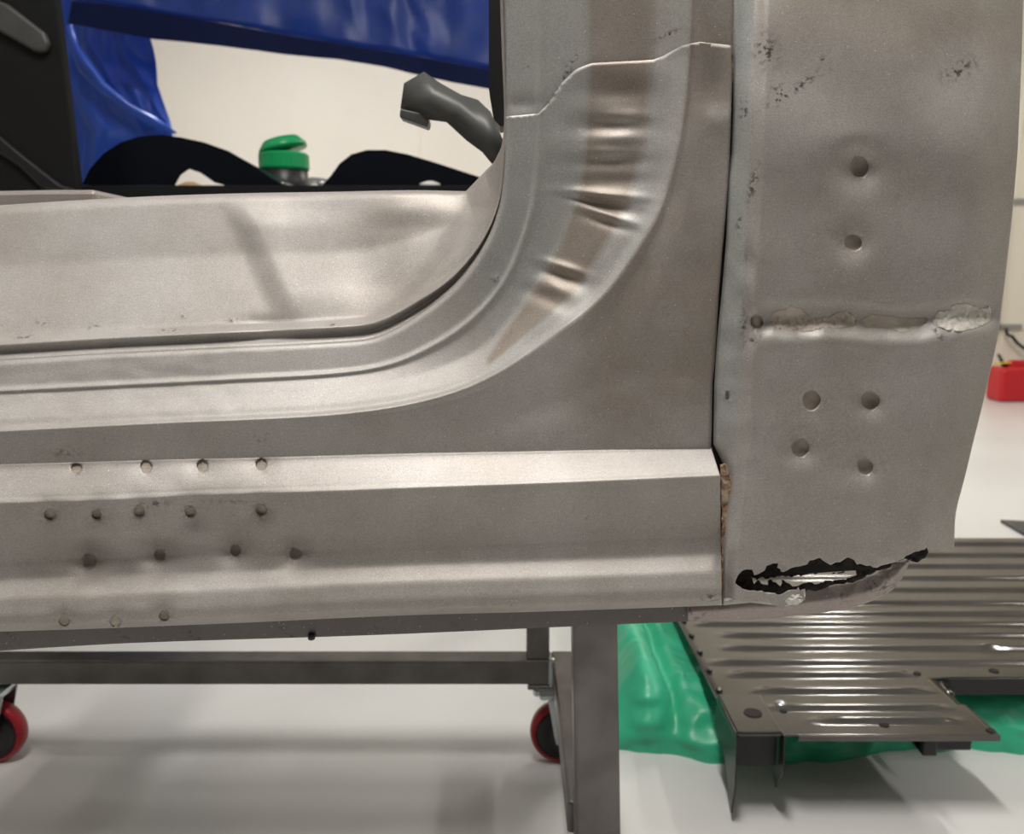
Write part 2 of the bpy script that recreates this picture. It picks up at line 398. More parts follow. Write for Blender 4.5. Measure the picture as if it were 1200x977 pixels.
def ap_stain(u, v):
    brown = sstep(640, 720, u)*sstep(560, 470, v)*.75 if u > 600 else 0
    # brown film between the two pillar steps
    band = 0
    if v < 430 and u > 560:
        x1 = pl([(0,688),(165,686),(225,679),(280,660),(325,637),(362,610),(420,570)], v); x2 = pl([(0,768),(75,765),(164,757),(240,736),(292,706),(340,676),(373,640),(430,570)], v)
        band = sstep(x1-3, x1+5, u)*sstep(x2+5, x2-4, u)
        x3 = pl([(0,811),(75,807),(160,797),(240,776),(293,747),(340,713),(380,667),(420,600)], v)
        edge = sstep(x2-2, x2+6, u)*sstep(x3+2, x3-4, u)
        left = sstep(x1+2, x1-6, u)
    else: edge = left = 0
    R = max(band, brown*(1-edge)*(1-left))
    Gc = left*.55*sstep(430, 330, v)+edge*.35
    B = 0
    B += 1.2*g(u, v, 660, 93, 30, 1.3, -1.02)
    for a, b, s in ((783,41,9),(581,326,3),(664,75,2),(617,79,2)): B += 1.1*g(u, v, a, b, s, 2, -.45)
    B += .8*g(u, v, 308, 513, 6, 3)+.5*g(u, v, 75, 530, 14, 4)
    return (min(1, R), min(1, Gc), min(1, B))
ap_curves = [L1, between(L1, L2, .12), between(L1, L2, .88), L2, between(L2, L2b, .2), L2b, L2c, between(L2c, L3, .62), L3, between(L3, L4, .10), between(L3, L4, .35), L4, [(a+(0 if i < 7 else 4), b+(3 if i < 8 else 0)) for i, (a, b) in enumerate(L4)]]
nst = len(L1)
def lr(a, b): return [a]*5+[lerp(a, b, .15), lerp(a, b, .4), lerp(a, b, .7)]+[b]*6
ap_y = [lr(.0690, .0575), lr(.0655, .0545), lr(.0570, .0550), lr(.0518, .0518), lr(.0535, .0535),
        [.043]*5+[.044,.047,.050,.052,.052,.052,.052,.052,.052],
        [.031]*5+[.031,.032,.034,.036,.038,.040,.040,.040,.040],
        [.0262]*5+[.0262,.0268,.028,.030,.0315,.032,.032,.031,.030],
        [.0183]*5+[.0183,.0188,.0205,.0225,.0235,.0235,.0225,.0205,.0185],
        [.0195]*5+[.0205,.0220,.024,.025,.0245,.024,.023,.021,.018],
        [.0208]*5+[.0215,.0225,.022,.0205,.020,.020,.020,.018,.016],
        [.0220]*5+[.0220,.022,.020,.018,.017,.017,.016,.015,.014],
        [.0215]*5+[.0215,.0215,.026,.024,.024,.024,.023,.023,.023]]
grid = loft(ap_curves, [3, 10, 3, 3, 7, 8, 5, 4, 5, 10, 20, 2], 400, ap_y, lin={10: (6, 7, 8), 11: (5, 6, 7, 8), 12: (5, 6, 7, 8)}, smooth=1)
def hole_list(L, r, seed=1): return [circle(x, y, r*random.Random(int(x)).uniform(.9, 1.08), 18, .05) for x, y in L]
ap_cuts = hole_list(AP_H, 6.6)
sheet('aperture_panel', grid, 'steel', body, cuts=ap_cuts, keep=seam_keep(), stain=ap_stain, disp=ap_disp)
# pillar skin that runs up under the lapped seam
pgrid = [[(u, v, y+.0034) for u, v, y in col] for col in loft(ap_curves[:-1]+[off(L4, 6, 0)], [3, 10, 3, 3, 7, 8, 5, 4, 5, 10, 16, 2], 110, ap_y, lin={11: (8,), 10: (8,)}, t0=10.4, smooth=1)]
def pil_stain(u, v):
    R, G_, B = ap_stain(u, v); return (R*.8+.15*sstep(812, 830, u), G_*.8, B)
o = sheet('pillar_skin', pgrid, 'steel', body, keep=[(560,-400),(900,-400),(900,68)]+[(a+6*(i>10), b+12) for i, (a, b) in reversed(list(enumerate(TOP)))]+[(560,150)], stain=pil_stain, disp=lambda u, v: .0016*g(u, v, 610, 122, 14, 6))

# rocker: ledge + sill face
B0 = [(-40,547),(100,543),(200,540),(300,538),(400,535),(500,532.5),(620,530.5),(740,528),(834,526)]
B1 = [(-40,590),(100,587),(200,582),(300,578),(400,575),(500,571),(620,567),(740,562),(844,557)]
B2 = [(-40,741),(100,737),(200,733),(300,729),(400,724),(500,720),(620,717),(740,713),(846,709)]
rc = [off(B0, 0, -2), B0, between(B0, B1, .5), between(B0, B1, .88), B1]
ry = [.0215, .0213, .007, -.003, -.0062]
for t, y in ((.07, -.0055), (.2, -.0003), (.38, .0066), (.47, .0076), (.6, .0042), (.74, -.0085), (.88, -.0150), (.95, -.0135), (1, -.003)):
    rc.append(between(B1, B2, t)); ry.append(y)
rc.append(off(B2, 0, -1)); ry.append(.030)
ROW2 = [(58,603),(113,603),(163,599),(223,600),(306,598)]; ROW3 = [(105,657),(187,650),(276,645),(346,649)]; ROW4 = [(75,728),(135,729),(192,722)]
def rk_disp(u, v):
    d = 0
    for hx, hy in AP_H: d += .0016*g(u, v, hx, hy, 11, 9)
    for hx, hy in ROW2: d += .0052*g(u, v, hx, hy, 12, 11)
    for hx, hy in ROW3: d += .0078*g(u, v, hx, hy-2, 15, 13)
    for hx, hy in ROW4: d += .0042*g(u, v, hx, hy, 9, 8)
    d += .0075*g(u, v, 228, 615, 40, 24)+.0050*g(u, v, 130, 650, 80, 22)-.0012*g(u, v, 200, 628, 50, 8)+.0018*g(u, v, 290, 600, 40, 16)
    d += -.0008*g(u, v, 175, 588, 18, 3)+.001*g(u, v, 178, 593, 14, 3)
    d += .0005*nz(u/40, v/18, 5)*sstep(480, 300, u)
    d += .0035*g(u, v, 846, 680, 5, 24)
    for hx in (105, 163): d += .0025*g(u, v, hx, 737, 16, 5)
    return d
def rk_stain(u, v):
    B = .55*g(u, v, 605, 694, 2)+.9*g(u, v, 835, 700, 10, 3)
    for a, b in ((688,606),(671,595),(447,680),(600,708)): B += .5*g(u, v, a, b, 1.5, 3)
    for hx, hy in ROW2+ROW3+ROW4+AP_H: B += .45*g(u, v, hx, hy, 7)
    B += .8*g(u, v, 180, 590, 12, 2.5)+.5*g(u, v, 268, 588, 20, 1.2)
    return (.15+.25*sstep(500, 620, v)*(.5+.5*nz(u/120, v/60)), 0, min(1, B))
rgrid = loft(rc, [1, 6, 6, 5, 5, 7, 9, 6, 6, 7, 6, 5, 4, 3], 430, ry, smooth=1)
rcuts = ap_cuts+hole_list(ROW2, 6.3)+hole_list(ROW3, 6.6)+hole_list(ROW4, 6.2)
sheet('rocker_panel', rgrid, 'steel', body, cuts=rcuts, stain=rk_stain, disp=rk_disp)
# inner skin seen through the drilled spot-weld holes
bk = loft([off(B0, 0, -24)]+rc[:-1], [6, 1, 4, 4, 3, 3, 4, 6, 4, 4, 5, 4, 4, 3], 150, [.0245]+[y+.0027 for y in ry[:-1]], t1=4.2, smooth=1)
sheet('inner_skin', bk, 'back', body, disp=rk_disp, solid=0)
# pinch-weld flange under the sill
FT = [(-40,734),(100,731),(200,728),(365,720),(500,716),(700,708),(808,703)]
FB = [(-40,765),(100,756),(200,751.5),(365,746.5),(500,741.5),(700,732.5),(807,728)]
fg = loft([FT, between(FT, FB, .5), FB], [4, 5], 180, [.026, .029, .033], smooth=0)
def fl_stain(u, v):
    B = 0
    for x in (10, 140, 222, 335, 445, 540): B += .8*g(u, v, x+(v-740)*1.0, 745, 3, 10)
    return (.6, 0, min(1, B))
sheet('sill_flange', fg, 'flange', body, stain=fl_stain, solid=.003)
bm = bmesh.new(); lathe(bm, [(.002, 0), (.0035, .001), (.0035, .004), (.003, .006)], at_y(365, 746, .03)-Vector((0, 0, .003)), 'z', 12); obj('drain_plug', bm, 'black', body, True)

# inner sill (behind the flange)
R_ = [(-40,243),(100,234),(200,229),(300,226),(370,225),(420,224),(465,223),(510,223),(546,224),(568,201),(582,184),(591,150),(588,60),(585,-30)]
ic = [off(L1, 0, 3), between(L1, R_, .015), between(L1, R_, .05), between(L1, R_, .10), between(L1, R_, .155), between(L1, R_, .6), between(L1, R_, .96), R_, [(a, b+2) for a, b in R_]]
iy = [.0700, .0725, .082, .074, .096, .145, .172, .182, .40]
iy = [[q]*14 for q in iy]
for k in range(len(iy)):
    for s in range(9, 14): iy[k][s] = lerp(iy[k][s], .06+.004*k, sstep(8, 12.5, s))
def in_disp(u, v):
    d = 0
    # step shaped to give the sill its dark shadow smear, and the notch at its foot
    t = max(0, min(1, (v-235)/130)); cx = lerp(268, 333, t**.85)
    e = u-cx; d -= (.0075*sstep(-20, 16, e)*sstep(230, 20, e))*sstep(228, 268, v)*sstep(400, 340, v)
    d += .006*g(u, v, 315, 385, 24, 9)
    d -= .020*sstep(330, 480, u)*sstep(370, 230, v)*sstep(600, 555, u)
    x = u-pl([(223,575),(267,548),(300,528),(347,490),(380,430)], v)
    d += -.006*math.exp(-(x/16)**2)*sstep(240, 262, v)*sstep(385, 345, v)
    d += .004*sstep(4, 26, -x)*sstep(240, 270, v)*sstep(372, 330, v)*sstep(380, 470, u)
    return d
def in_stain(u, v):
    B = 0
    for a, b, s in ((200,387,8),(48,377,6),(275,375,6),(393,381,4),(28,395,6),(0,378,4),(216,371,3),(110,383,3)): B += 1.1*g(u, v, a, b, s, 1.6)
    return (.1+.3*sstep(300, 460, u), 0.1*sstep(500, 560, u), min(1, B))
ig = loft(ic, [1, 4, 5, 6, 20, 16, 3, 4], 340, iy, lin={7: (7, 8)}, smooth=1)
sheet('inner_sill', ig, 'steel', body, stain=in_stain, disp=in_disp)

# quarter panel
LG = [(-30,861),(60,859),(130,859),(180,857),(210,853),(280,851),(340,846),(400,840),(450,837),(520,836),(545,848),(556,850),(600,849),(640,847),(720,846)]
LF = [(-30,884),(60,881),(200,878),(300,873),(380,869),(450,866),(520,862),(560,860),(600,856),(650,850),(720,849)]
RE = [(-30,1199),(60,1197),(180,1192),(260,1185),(330,1177),(400,1168),(470,1152),(530,1137),(560,1130),(600,1119),(625,1118),(720,1116)]
def rr(P, v):   # rounded piecewise
    return (pl(P, v-12)+pl(P, v)*2+pl(P, v+12))/4
def qbase(u, v):
    f, r = max(rr(LF, v), pl(LG, v)+2.5), rr(RE, v); t = max(0, (u-f)/(r-f))
    y = .0015-.0055*sstep(0, .06, t)-.003*math.sin(min(1, t/.8)*math.pi)+.030*sstep(.78, 1.08, t)**1.3
    y += .012*sstep(640, 720, v)*(.2+.8*sstep(900, 1000, u))-.004*math.exp(-((v-640)/50)**2/2)+.026*sstep(190, -120, v)
    return y
qg = []
for i in range(-2, 331):
    v = lerp(-30, 722, i/330) if i >= 0 else -30+110*i; a, f, r = pl(LG, v), rr(LF, v), rr(RE, v); f = max(f, a+2.5); row = []
    hemy = lerp(.019, .006, sstep(500, 640, v))
    for k in range(6): t = k/6; row.append((lerp(a, f, t), v, lerp(hemy, qbase(f, v), t**.8)))
    for k in range(181): u = lerp(f, r, k/180); row.append((u, v, qbase(u, v)))
    row.append((r+.6, v, .045))
    qg.append(row)
QH = [(1007,196,10,12),(1000,284,9.5,9.5),(951,469,10.5,11),(1020,470,10.5,9.5),(938,525,10,10),(1014,547,9,9)]
QS = (887,377,7.5)
CR = [(880,377),(905,374),(935,376),(965,372),(1005,375),(1040,379),(1080,377),(1105,372),(1140,368),(1162,370)]
FIL = [[(901,375),(908,366),(920,363),(928,359),(938,362),(946,369),(955,374),(968,373),(980,367),(992,366),(1001,371),(1004,378),(998,382),(984,383),(962,383),(952,386),(940,388),(921,386),(908,382)],
       [(1010,375),(1022,369),(1035,371),(1050,372),(1070,374),(1088,373),(1084,379),(1072,384),(1058,389),(1046,385),(1030,383),(1014,382)],
       [(1094,374),(1100,367),(1110,366),(1120,358),(1132,357),(1146,362),(1153,364),(1158,360),(1160,368),(1158,376),(1145,382),(1128,387),(1112,385),(1098,380)]]
TEAR = [(861,683),(864,676),(868,671),(874,667),(881,668),(884,673),(893,671),(899,664),(905,659),(913,659),(911,664),(917,672),(922,668),(932,664),(945,660),(952,655),(960,654),(967,659),(975,661),(985,658),(993,654),(1000,655),(1004,660),(1012,663),(1028,664),(1042,660),(1054,657),(1065,650),(1076,646),(1087,642),(1091,644),(1100,643),(1106,646),(1112,642),(1119,641),(1124,735),(930,735),(935,708),(944,702),(942,694),(935,691),(925,692),(917,697),(911,698),(904,694),(896,694),(884,692),(875,692),(867,688)]
QB = [(800,735),(838,735),(845,709),(855,706),(866,704),(880,706),(890,704),(902,707),(910,710),(918,710),(927,708),(936,707),(950,716),(950,735)]
TEARJ = jag(TEAR, 3.5, 1.3, 3)
def q_disp(u, v):
    d = 0
    # pressed valley along the broken lead seam
    vc = pl(CR, u); e = v-vc
    wd = 15+6*nz(u/60, 0, 2); amp = (.0105+.003*nz(u/35, 1, 8))*sstep(872, 900, u)*sstep(1182, 1150, u)
    d += amp*math.exp(-(e/(wd*(1.05 if e < 0 else .85)))**2)
    d -= .0026*math.exp(-((e-26)/12)**2)*sstep(880, 920, u)*sstep(1170, 1130, u)*(1+nz(u/25, 4, 1))
    d += .0035*g(u, v, 1110, 348, 35, 16)-.0012*g(u, v, 1005, 378, 6, 14)
    for k, (hx, hy, a, b_) in enumerate(QH):
        A = (.0100, .0062, .0045, .0072, .0066, .0060)[k]; S = (17, 13, 16, 13, 13, 12)[k]
        d += A*g(u, v, hx, hy, S)
    d -= .0014*g(u, v, 1000, 165, 22, 12)
    d += .0035*g(u, v, 884, 380, 11, 14)-.002*g(u, v, 885, 360, 5, 12)
    d += .0030*nz(u/90, v/90, 1)+.0010*nz(u/35, v/35, 5)*sstep(320, 480, v)
    if u < 885: d += .0022*nz(u/25, v/32, 7)*sstep(240, 330, v)
    d += .0022*g(u, v, 985, 500, 60, 50)+.0016*g(u, v, 1060, 240, 50, 60)
    d += .0035*sstep(635, 668, v)*nz(u/14, v/14, 3)*sstep(870, 900, u)
    return d
def q_stain(u, v):
    B = 0
    for a, b, s, s2, an in ((935,102,26,3,-.55),(966,72,4,4,0),(912,110,6,8,0),(883,215,3,14,.25),(872,130,3,12,.1),(866,262,2,8,0),(1125,82,14,6,-.5),(898,60,10,12,0),(1099,390,3,7,-.5),(871,378,3,9,0),(885,398,8,3,-.4)):
        B += .95*g(u, v, a, b, s, s2, an)
    for (hx, hy, a, b_) in QH: B += .25*g(u, v, hx, hy, 12)
    f = pl(LF, v)
    G_ = sstep(f+2, f-3, u)*.75*sstep(560, 470, v)
    R = (.15+.5*sstep(120, 20, v)+.3*nz(u/130, v/130, 2))*sstep(f-2, f+8, u)
    return (min(1, max(0, R)), G_, min(1, B))
qcuts = [circle(a, b, r, 22, .06, r2) for a, b, r, r2 in QH]+[circle(QS[0], QS[1], QS[2], 18, .04)]+[jag(f, 5, .8, i) for i, f in enumerate(FIL)]+[TEARJ, QB, circle(852, 463, 2.6, 10, 0, 7)]
sheet('quarter_panel', qg, 'steel', body, cuts=qcuts, stain=q_stain, disp=q_disp)
# skin behind the quarter holes
qb = []
for i in range(92):
    v = lerp(150, 600, i/91); a, r = pl(LF, v)+7, pl(RE, v)-26
    qb.append([(u, v, qbase(u, v)+.0030+.02*sstep(172, 150, v)+.006*sstep(5, 0, u-a)) for u in [lerp(a, r, k/70) for k in range(71)]])
sheet('inner_skin', qb, 'back', body, disp=q_disp, solid=0)
# cracked filler in the seam
def grow(P, d):
    cx = sum(p[0] for p in P)/len(P); cy = sum(p[1] for p in P)/len(P)
    return [(x+d*(1 if x > cx else -1)*min(1, abs(x-cx)/20), y+d*(1 if y > cy else -1)) for x, y in P]
for n, (P, mm) in enumerate(zip(FIL, ('filler_tan', 'filler_tan', 'filler'))):
    u0, u1 = min(p[0] for p in P)-2, max(p[0] for p in P)+2; v0, v1 = min(p[1] for p in P)-2, max(p[1] for p in P)+2
    nx, ny = int((u1-u0)/1.1), int((v1-v0)/1.1); gg = []
    for i in range(ny+1):
        v = lerp(v0-3, v1+3, i/ny)
        gg.append([(u, v, qbase(u, v)+(.0004, .0009, -.0008)[n]+(.0018, .0007, .0022)[n]*nz(u/5, v/5, n)+(.0012, .0004, .0010)[n]*nz(u/2, v/2, n)) for u in [lerp(u0-3, u1+3, k/nx) for k in range(nx+1)]])
    o = sheet('body_filler', gg, mm, body, keep=grow(P, 1.6), disp=q_disp, solid=.001)
    o['label'] = ['tan crumbling filler at the left of the split seam', 'smooth brown filler in the middle of the split seam', 'pale grey filler lump at the right of the split seam'][n]
# torn foot: curled lip, lower closing plate, charred inner layers
LOWT = [(806,704),(850,700),(880,694),(905,696),(945,690),(975,686),(1000,682),(1022,674),(1040,664),(1052,657),(1066,654)]
LOWB = [(806,728),(850,727),(880,726),(905,724),(945,720),(975,716),(1000,711),(1022,704),(1045,692),(1058,676),(1067,655)]
lg = loft([LOWT, between(LOWT, LOWB, .55), LOWB], [6, 6], 120, [.020, .014, .024], smooth=1)
sheet('closing_plate', lg, 'steel_low', body, cuts=(), stain=lambda u, v: (.35, 0, min(1, .9*g(u, v, 1035, 686, 14, 7)+.7*g(u, v, 815, 718, 10, 8)+.5*g(u, v, 985, 700, 10, 6))), disp=lambda u, v: .002*nz(u/14, v/10, 2)*sstep(700, 690, v), solid=.0015)
lip = []
for i in range(13):
    t = i/12
    lip.append([(u, lerp(pl([(848,699),(880,695),(912,700),(930,695),(944,699)], u), pl([(848,709),(880,706),(905,709),(920,709),(944,702)], u), t), .006-.009*math.sin(t*math.pi)-.004*sstep(920, 935, u)+.0018*nz(u/5, t*2, 1)) for u in [lerp(848, 944, k/60) for k in range(61)]])
sheet('torn_lip', lip, 'steel', body, stain=lambda u, v: (.1, 0, 0), solid=.0015)
HOLE = [(880,678),(905,676),(930,675),(960,672),(1004,669),(1003,677),(985,680),(968,681),(958,685),(948,682),(938,685),(931,688),(922,684),(918,680),(914,686),(906,683),(903,678),(899,685),(893,685),(888,679),(884,686)]
CHAR = jag([(852,676),(868,664),(900,655),(960,650),(1030,655),(1062,650),(1085,642),(1090,646),(1082,655),(1072,659),(1060,656),(1030,668),(1005,680),(960,690),(930,694),(900,700),(858,696)], 3.5, 2.2, 9)
cg = [[(u, v, .016+.002*nz(u/6, v/6)) for u in [lerp(848, 1094, k/123) for k in range(124)]] for v in [lerp(638, 702, i/40) for i in range(41)]]
UPH = [(932,672),(940,664),(955,659),(968,660),(985,666),(1000,664),(1001,669),(960,672)]
sheet('rusted_inner_layer', cg, 'char', body, cuts=[jag(HOLE, 2.5, 1.6, 4), UPH], keep=CHAR, solid=.0015)
bm = bmesh.new(); prism(bm, [(925,640),(1010,640),(1006,668),(930,673)], .05, .052); obj('inner_web', bm, 'dark', body)
# rusty joint behind the gap between rocker end and quarter panel, pale blob on the fold
gp = [[(u, v, .026) for u in (828, 836, 846, 856, 866)] for v in range(30, 716, 14)]
sheet('seam_backing', gp, 'char', body)
rs = [[(lerp(pl([(544,844),(600,846),(640,846),(690,845)], v), pl([(544,851),(570,858),(600,855),(640,850),(690,847)], v), k/4), v, .004+.003*nz(k, v/6)) for k in range(5)] for v in range(544, 692, 3)]
sheet('seam_rust', rs, 'rust', body)
rs2 = [[(lerp(857, 861, k/3), v, .021) for k in range(4)] for v in range(56, 100, 4)]
sheet('seam_rust', rs2, 'rust', body)
bs = [[(lerp(847, 857, k/8), v, .0115+.001*nz(k, v)) for k in range(9)] for v in range(452, 476, 2)]
sheet('filler_patch', bs, 'filler', body, solid=.001)

lump = [[(u, v, -.0015-.006*math.sqrt(max(0, 1-((u-931)/14)**2-((v-702)/9)**2))+.0016*nz(u/3, v/3)+.0022*abs(nz(u/7, v/7, 3))) for u in [lerp(916, 945, k/40) for k in range(41)]] for v in [lerp(691, 712, k/30) for k in range(31)]]
sheet('lip_lump', lump, 'white_filler', body, keep=jag([(920,700),(928,694),(936,691),(942,694),(944,700),(940,705),(934,709),(927,708),(920,711),(917,706)], 4, .8, 5), solid=.003)
# things of the shell further in
bm = bmesh.new(); prism(bm, [(572,-250),(598,-250),(598,146),(586,148),(579,140),(573,105)], .16, .20); obj('pillar_seal', bm, 'black', body)
bm = bmesh.new()
# folded sheet bracket
Bp = {k: at_y(*v) for k, v in dict(a=(474,98,.44), b=(497,85,.44), c=(515,98,.44), d=(540,112,.43), e=(560,118,.42), f=(575,132,.40), g=(596,180,.36), h=(580,195,.38), i=(566,178,.39), j=(548,165,.40), k=(524,143,.42), l=(502,140,.43), m=(470,127,.44), n=(540,128,.405), o=(566,150,.38), p=(505,112,.415)).items()}
V = {k: bm.verts.new(p) for k, p in Bp.items()}
for f in ('abp', 'bcp', 'cdnp', 'deno', 'efo', 'fgo', 'gho', 'hijo', 'ojkn', 'nklp', 'plma'):
    f = {'deno': 'deon'}.get(f, f)
    bm.faces.new([V[c] for c in f])
bmesh.ops.recalc_face_normals(bm, faces=bm.faces)
obj('bracket', bm, 'grey', body, True, solid=.003, offset=0)
bm = bmesh.new(); prism(bm, [(469,127),(501,134),(503,142),(501,149),(468,137)], .43, .46); obj('bracket_foot', bm, 'grey', body, bevel=.002)
bm = bmesh.new(); prism(bm, [(-40,224),(60,222),(112,222),(115,246),(-40,252)], .42, .60); obj('cross_rail', bm, 'steel_low', body, bevel=.006)
bm = bmesh.new(); box(bm, -.80, .05, .50, .64, .535, .60); obj('shadow_rail', bm, 'tube', body, bevel=.003)  # unseen added rail, set so that its shadow falls across the floor
for xx in (-1.12, .06):
    bm = bmesh.new(); box(bm, xx+.01, xx+.06, .293, .60, .535, .59); obj('outrigger', bm, 'tube', body, bevel=.003)

# ================================================================== BODY DOLLY
dol = thing('body_dolly', 'bare steel tube dolly on red castors carrying the car body', 'dolly', (-.45, .75, 0))
def T(name, dims, b=.004): return boxo(name, 'tube', dims, dol, b)
BY0, BY1 = .797, .845
T('cross_beam', (-1.06, .078, BY0, BY1, .168, .217))
T('side_rail', (.078, .129, .347, BY1, .168, .217))
T('side_rail', (-1.11, -1.06, .347, BY1, .168, .217))
T('upright', (.028, .072, BY0+.003, BY1-.003, .217, .50))
T('upright', (-1.11, -1.06, .295, .345, 0, .535))
bm = bmesh.new(); a = [at_y(u, v, .295) for u, v in ((671,716),(723,716),(728,1010),(675,1010))]
lo = [a[3]+(a[3]-a[0])*(a[3].z/(a[0].z-a[3].z)), a[2]+(a[2]-a[1])*(a[2].z/(a[1].z-a[2].z))]
P = [a[0], a[1], lo[1], lo[0]]
for p, z in zip(P, (.535, .535, 0, 0)): p.z = z; p.y = .295
A_ = [bm.verts.new(p) for p in P]; B_ = [bm.verts.new(p+Vector((0, .05, 0))) for p in P]
bm.faces.new(A_); bm.faces.new(B_[::-1])
for k in range(4): bm.faces.new((A_[k], B_[k], B_[(k+1) % 4], A_[(k+1) % 4]))
obj('upright', bm, 'tube', dol, bevel=.005)
bm = bmesh.new(); box(bm, .030, .129, BY0-.006, BY1+.01, .160, .168); obj('corner_plate', bm, 'tube', dol, bevel=.002)
for bx_ in (.050, .062):
    bm = bmesh.new(); lathe(bm, [(.009, 0), (.009, .010), (.006, .011), (.006, .022)], (bx_, BY0-.0+(.004 if bx_ > .055 else .02), .138), 'z', 6)
    obj('corner_bolt', bm, 'zinc', dol)
bm = bmesh.new(); box(bm, .070, .082, BY0-.004, BY0+.01, .166, .222); obj('weld_bead', bm, 'zinc', dol, bevel=.004)
def caster(cx, cy):
    c = bpy.data.objects.new('caster', None); C.objects.link(c); c.parent = dol; c.matrix_parent_inverse = dol.matrix_basis.inverted(); c.location = (cx, cy, 0)
    def sub(n, bm, m, s=False):
        me = bpy.data.meshes.new(n); bmesh.ops.recalc_face_normals(bm, faces=bm.faces); bm.to_mesh(me); bm.free()
        me.materials.append(M[m]); o = bpy.data.objects.new(n, me); C.objects.link(o); o.parent = c
        if s:
            for p in me.polygons: p.use_smooth = len(p.vertices) < 6
        return o
    bm = bmesh.new(); lathe(bm, [(.050, -.016), (.056, -.0165), (.0610, -.012), (.0625, -.004), (.0625, .004), (.0610, .012), (.056, .0165), (.050, .016)], (0, 0, .0625), 'y', 40, True); sub('tire', bm, 'red', True)
    bm = bmesh.new(); lathe(bm, [(.010, -.020), (.018, -.020), (.022, -.014), (.046, -.0135), (.0505, -.0185), (.0505, .0185), (.046, .0135), (.022, .014), (.018, .020), (.01, .020)], (0, 0, .0625), 'y', 32); sub('wheel_hub', bm, 'black', True)
    bm = bmesh.new()
    for s in (-1, 1):
        P = [(-.015, .060), (-.012, .048), (0, .043), (.012, .048), (.018, .058), (.040, .150), (-.030, .150)]
        a = [bm.verts.new((x, s*.025-.0015, z)) for x, z in P]; b = [bm.verts.new((x, s*.025+.0015, z)) for x, z in P]; n = len(P)
        bm.faces.new(a); bm.faces.new(b[::-1])
        for i in range(n): bm.faces.new((a[i], a[(i+1) % n], b[(i+1) % n], b[i]))
    box(bm, -.022, .03, -.0265, .0265, .138, .142)
    lathe(bm, [(.028, .142), (.03, .150), (.024, .154)], (0, 0, 0), 'z', 20); sub('fork', bm, 'zinc')
    bm = bmesh.new(); box(bm, -.045, .045, -.05, .05, .154, .160); sub('mounting_plate', bm, 'zinc')
    bm = bmesh.new(); lathe(bm, [(.009, -.034), (.009, -.027), (.004, -.027), (.004, .027), (.009, .027), (.009, .034)], (0, 0, .0625), 'y', 6); sub('axle_bolt', bm, 'zinc')
    return c
caster(.098, .817); caster(-1.022, .817)

# ================================================================== RIBBED FLOOR PAN ON GREEN TARP
PZ = .165
def pz(u, v): return at_z(u, v, PZ)
pan = thing('floor_pan', 'dark ribbed sheet metal floor pan lying on the green tarpaulin', 'floor pan', (.9, 1.2, 0))
c_fl = pz(845, 830); c_fr = pz(1172, 861); c_n = pz(1103, 800)
X0 = c_fl.x; Y0 = c_fr.y-.002; XR = 1.75; Y1 = pz(1150, 630).y
yn = pz(1150, 794).y
ribs = []; y = Y1-.05
for v in (637, 650, 663, 677, 691, 706, 719, 731, 744, 759, 776, 790, 809, 829, 844): ribs.append(pz(1150 if v < 780 else 1000, v).y)
def pan_x_end(y):      # x limit of ribs by the cut-out diagonal
    return lerp(c_fr.x, c_n.x, (y-Y0)/(c_n.y-Y0))-.05 if y < yn+.02 else XR-.06
def rib_h(x, y):
    h = 0
    for k, r in enumerate(ribs):
        hw = .010 if k < 13 else .008
        xs = X0+.07+.03*math.sin(k*1.7) if k < 13 else X0+(.10, .17)[k-13]
        if abs(y-r) < hw*1.8: h = max(h, .007*sstep(hw*1.6, hw*.55, abs(y-r))*sstep(xs-.02, xs+.03, x)*sstep(pan_x_end(r)+.01, pan_x_end(r)-.02, x))
    d = (x-1.02)**2+(y-ribs[9])**2
    if d < .0025: h += .005*math.exp(-d/.0003)
    return h
bm = bmesh.new()
ys_ = [Y0+i*.0048 for i in range(int((Y1-Y0)/.0048)+1)]; xs_ = []
x = X0
while x < XR: xs_.append(x); x += .016 if x < 1.4 else .04
vv = {}
def in_pan(x, y):
    if y < yn and x > lerp(c_fr.x, c_n.x, max(0, min(1, (y-Y0)/(c_n.y-Y0)))): return False
    return True
PH = []
for u, v, r in ((903,846,.010),(918,833,.008),(1075,680+109,.009),(1036,849,.011),(1161,856,.010),(1165,786,.012)):
    q = pz(u, v); PH.append((q.x, q.y, r))
for j, y in enumerate(ys_):
    for i, x in enumerate(xs_):
        lim = lerp(c_fr.x, c_n.x, max(0, min(1, (y-Y0)/(c_n.y-Y0))))
        xx = min(x, lim) if (y < yn and x-lim < .016) else x
        vv[(i, j)] = bm.verts.new((xx, y, PZ+rib_h(xx, y)))
for j in range(len(ys_)-1):
    for i in range(len(xs_)-1):
        cx, cy = (xs_[i]+xs_[i+1])/2, (ys_[j]+ys_[j+1])/2
        if in_pan(xs_[i], cy) and in_pan(cx, cy): 
            try: bm.faces.new((vv[i, j], vv[i+1, j], vv[i+1, j+1], vv[i, j+1]))
            except ValueError: pass
bmesh.ops.delete(bm, geom=[v for v in bm.verts if not v.link_faces], context='VERTS')
obj('ribbed_sheet', bm, 'pan', pan, True, solid=.002)
for hx, hy, hr in PH:
    bm = bmesh.new(); lathe(bm, [(hr*.8, 0), (hr*.8, .0006)], (hx, hy, PZ+.001), 'z', 16); obj('drain_hole', bm, 'char', pan)
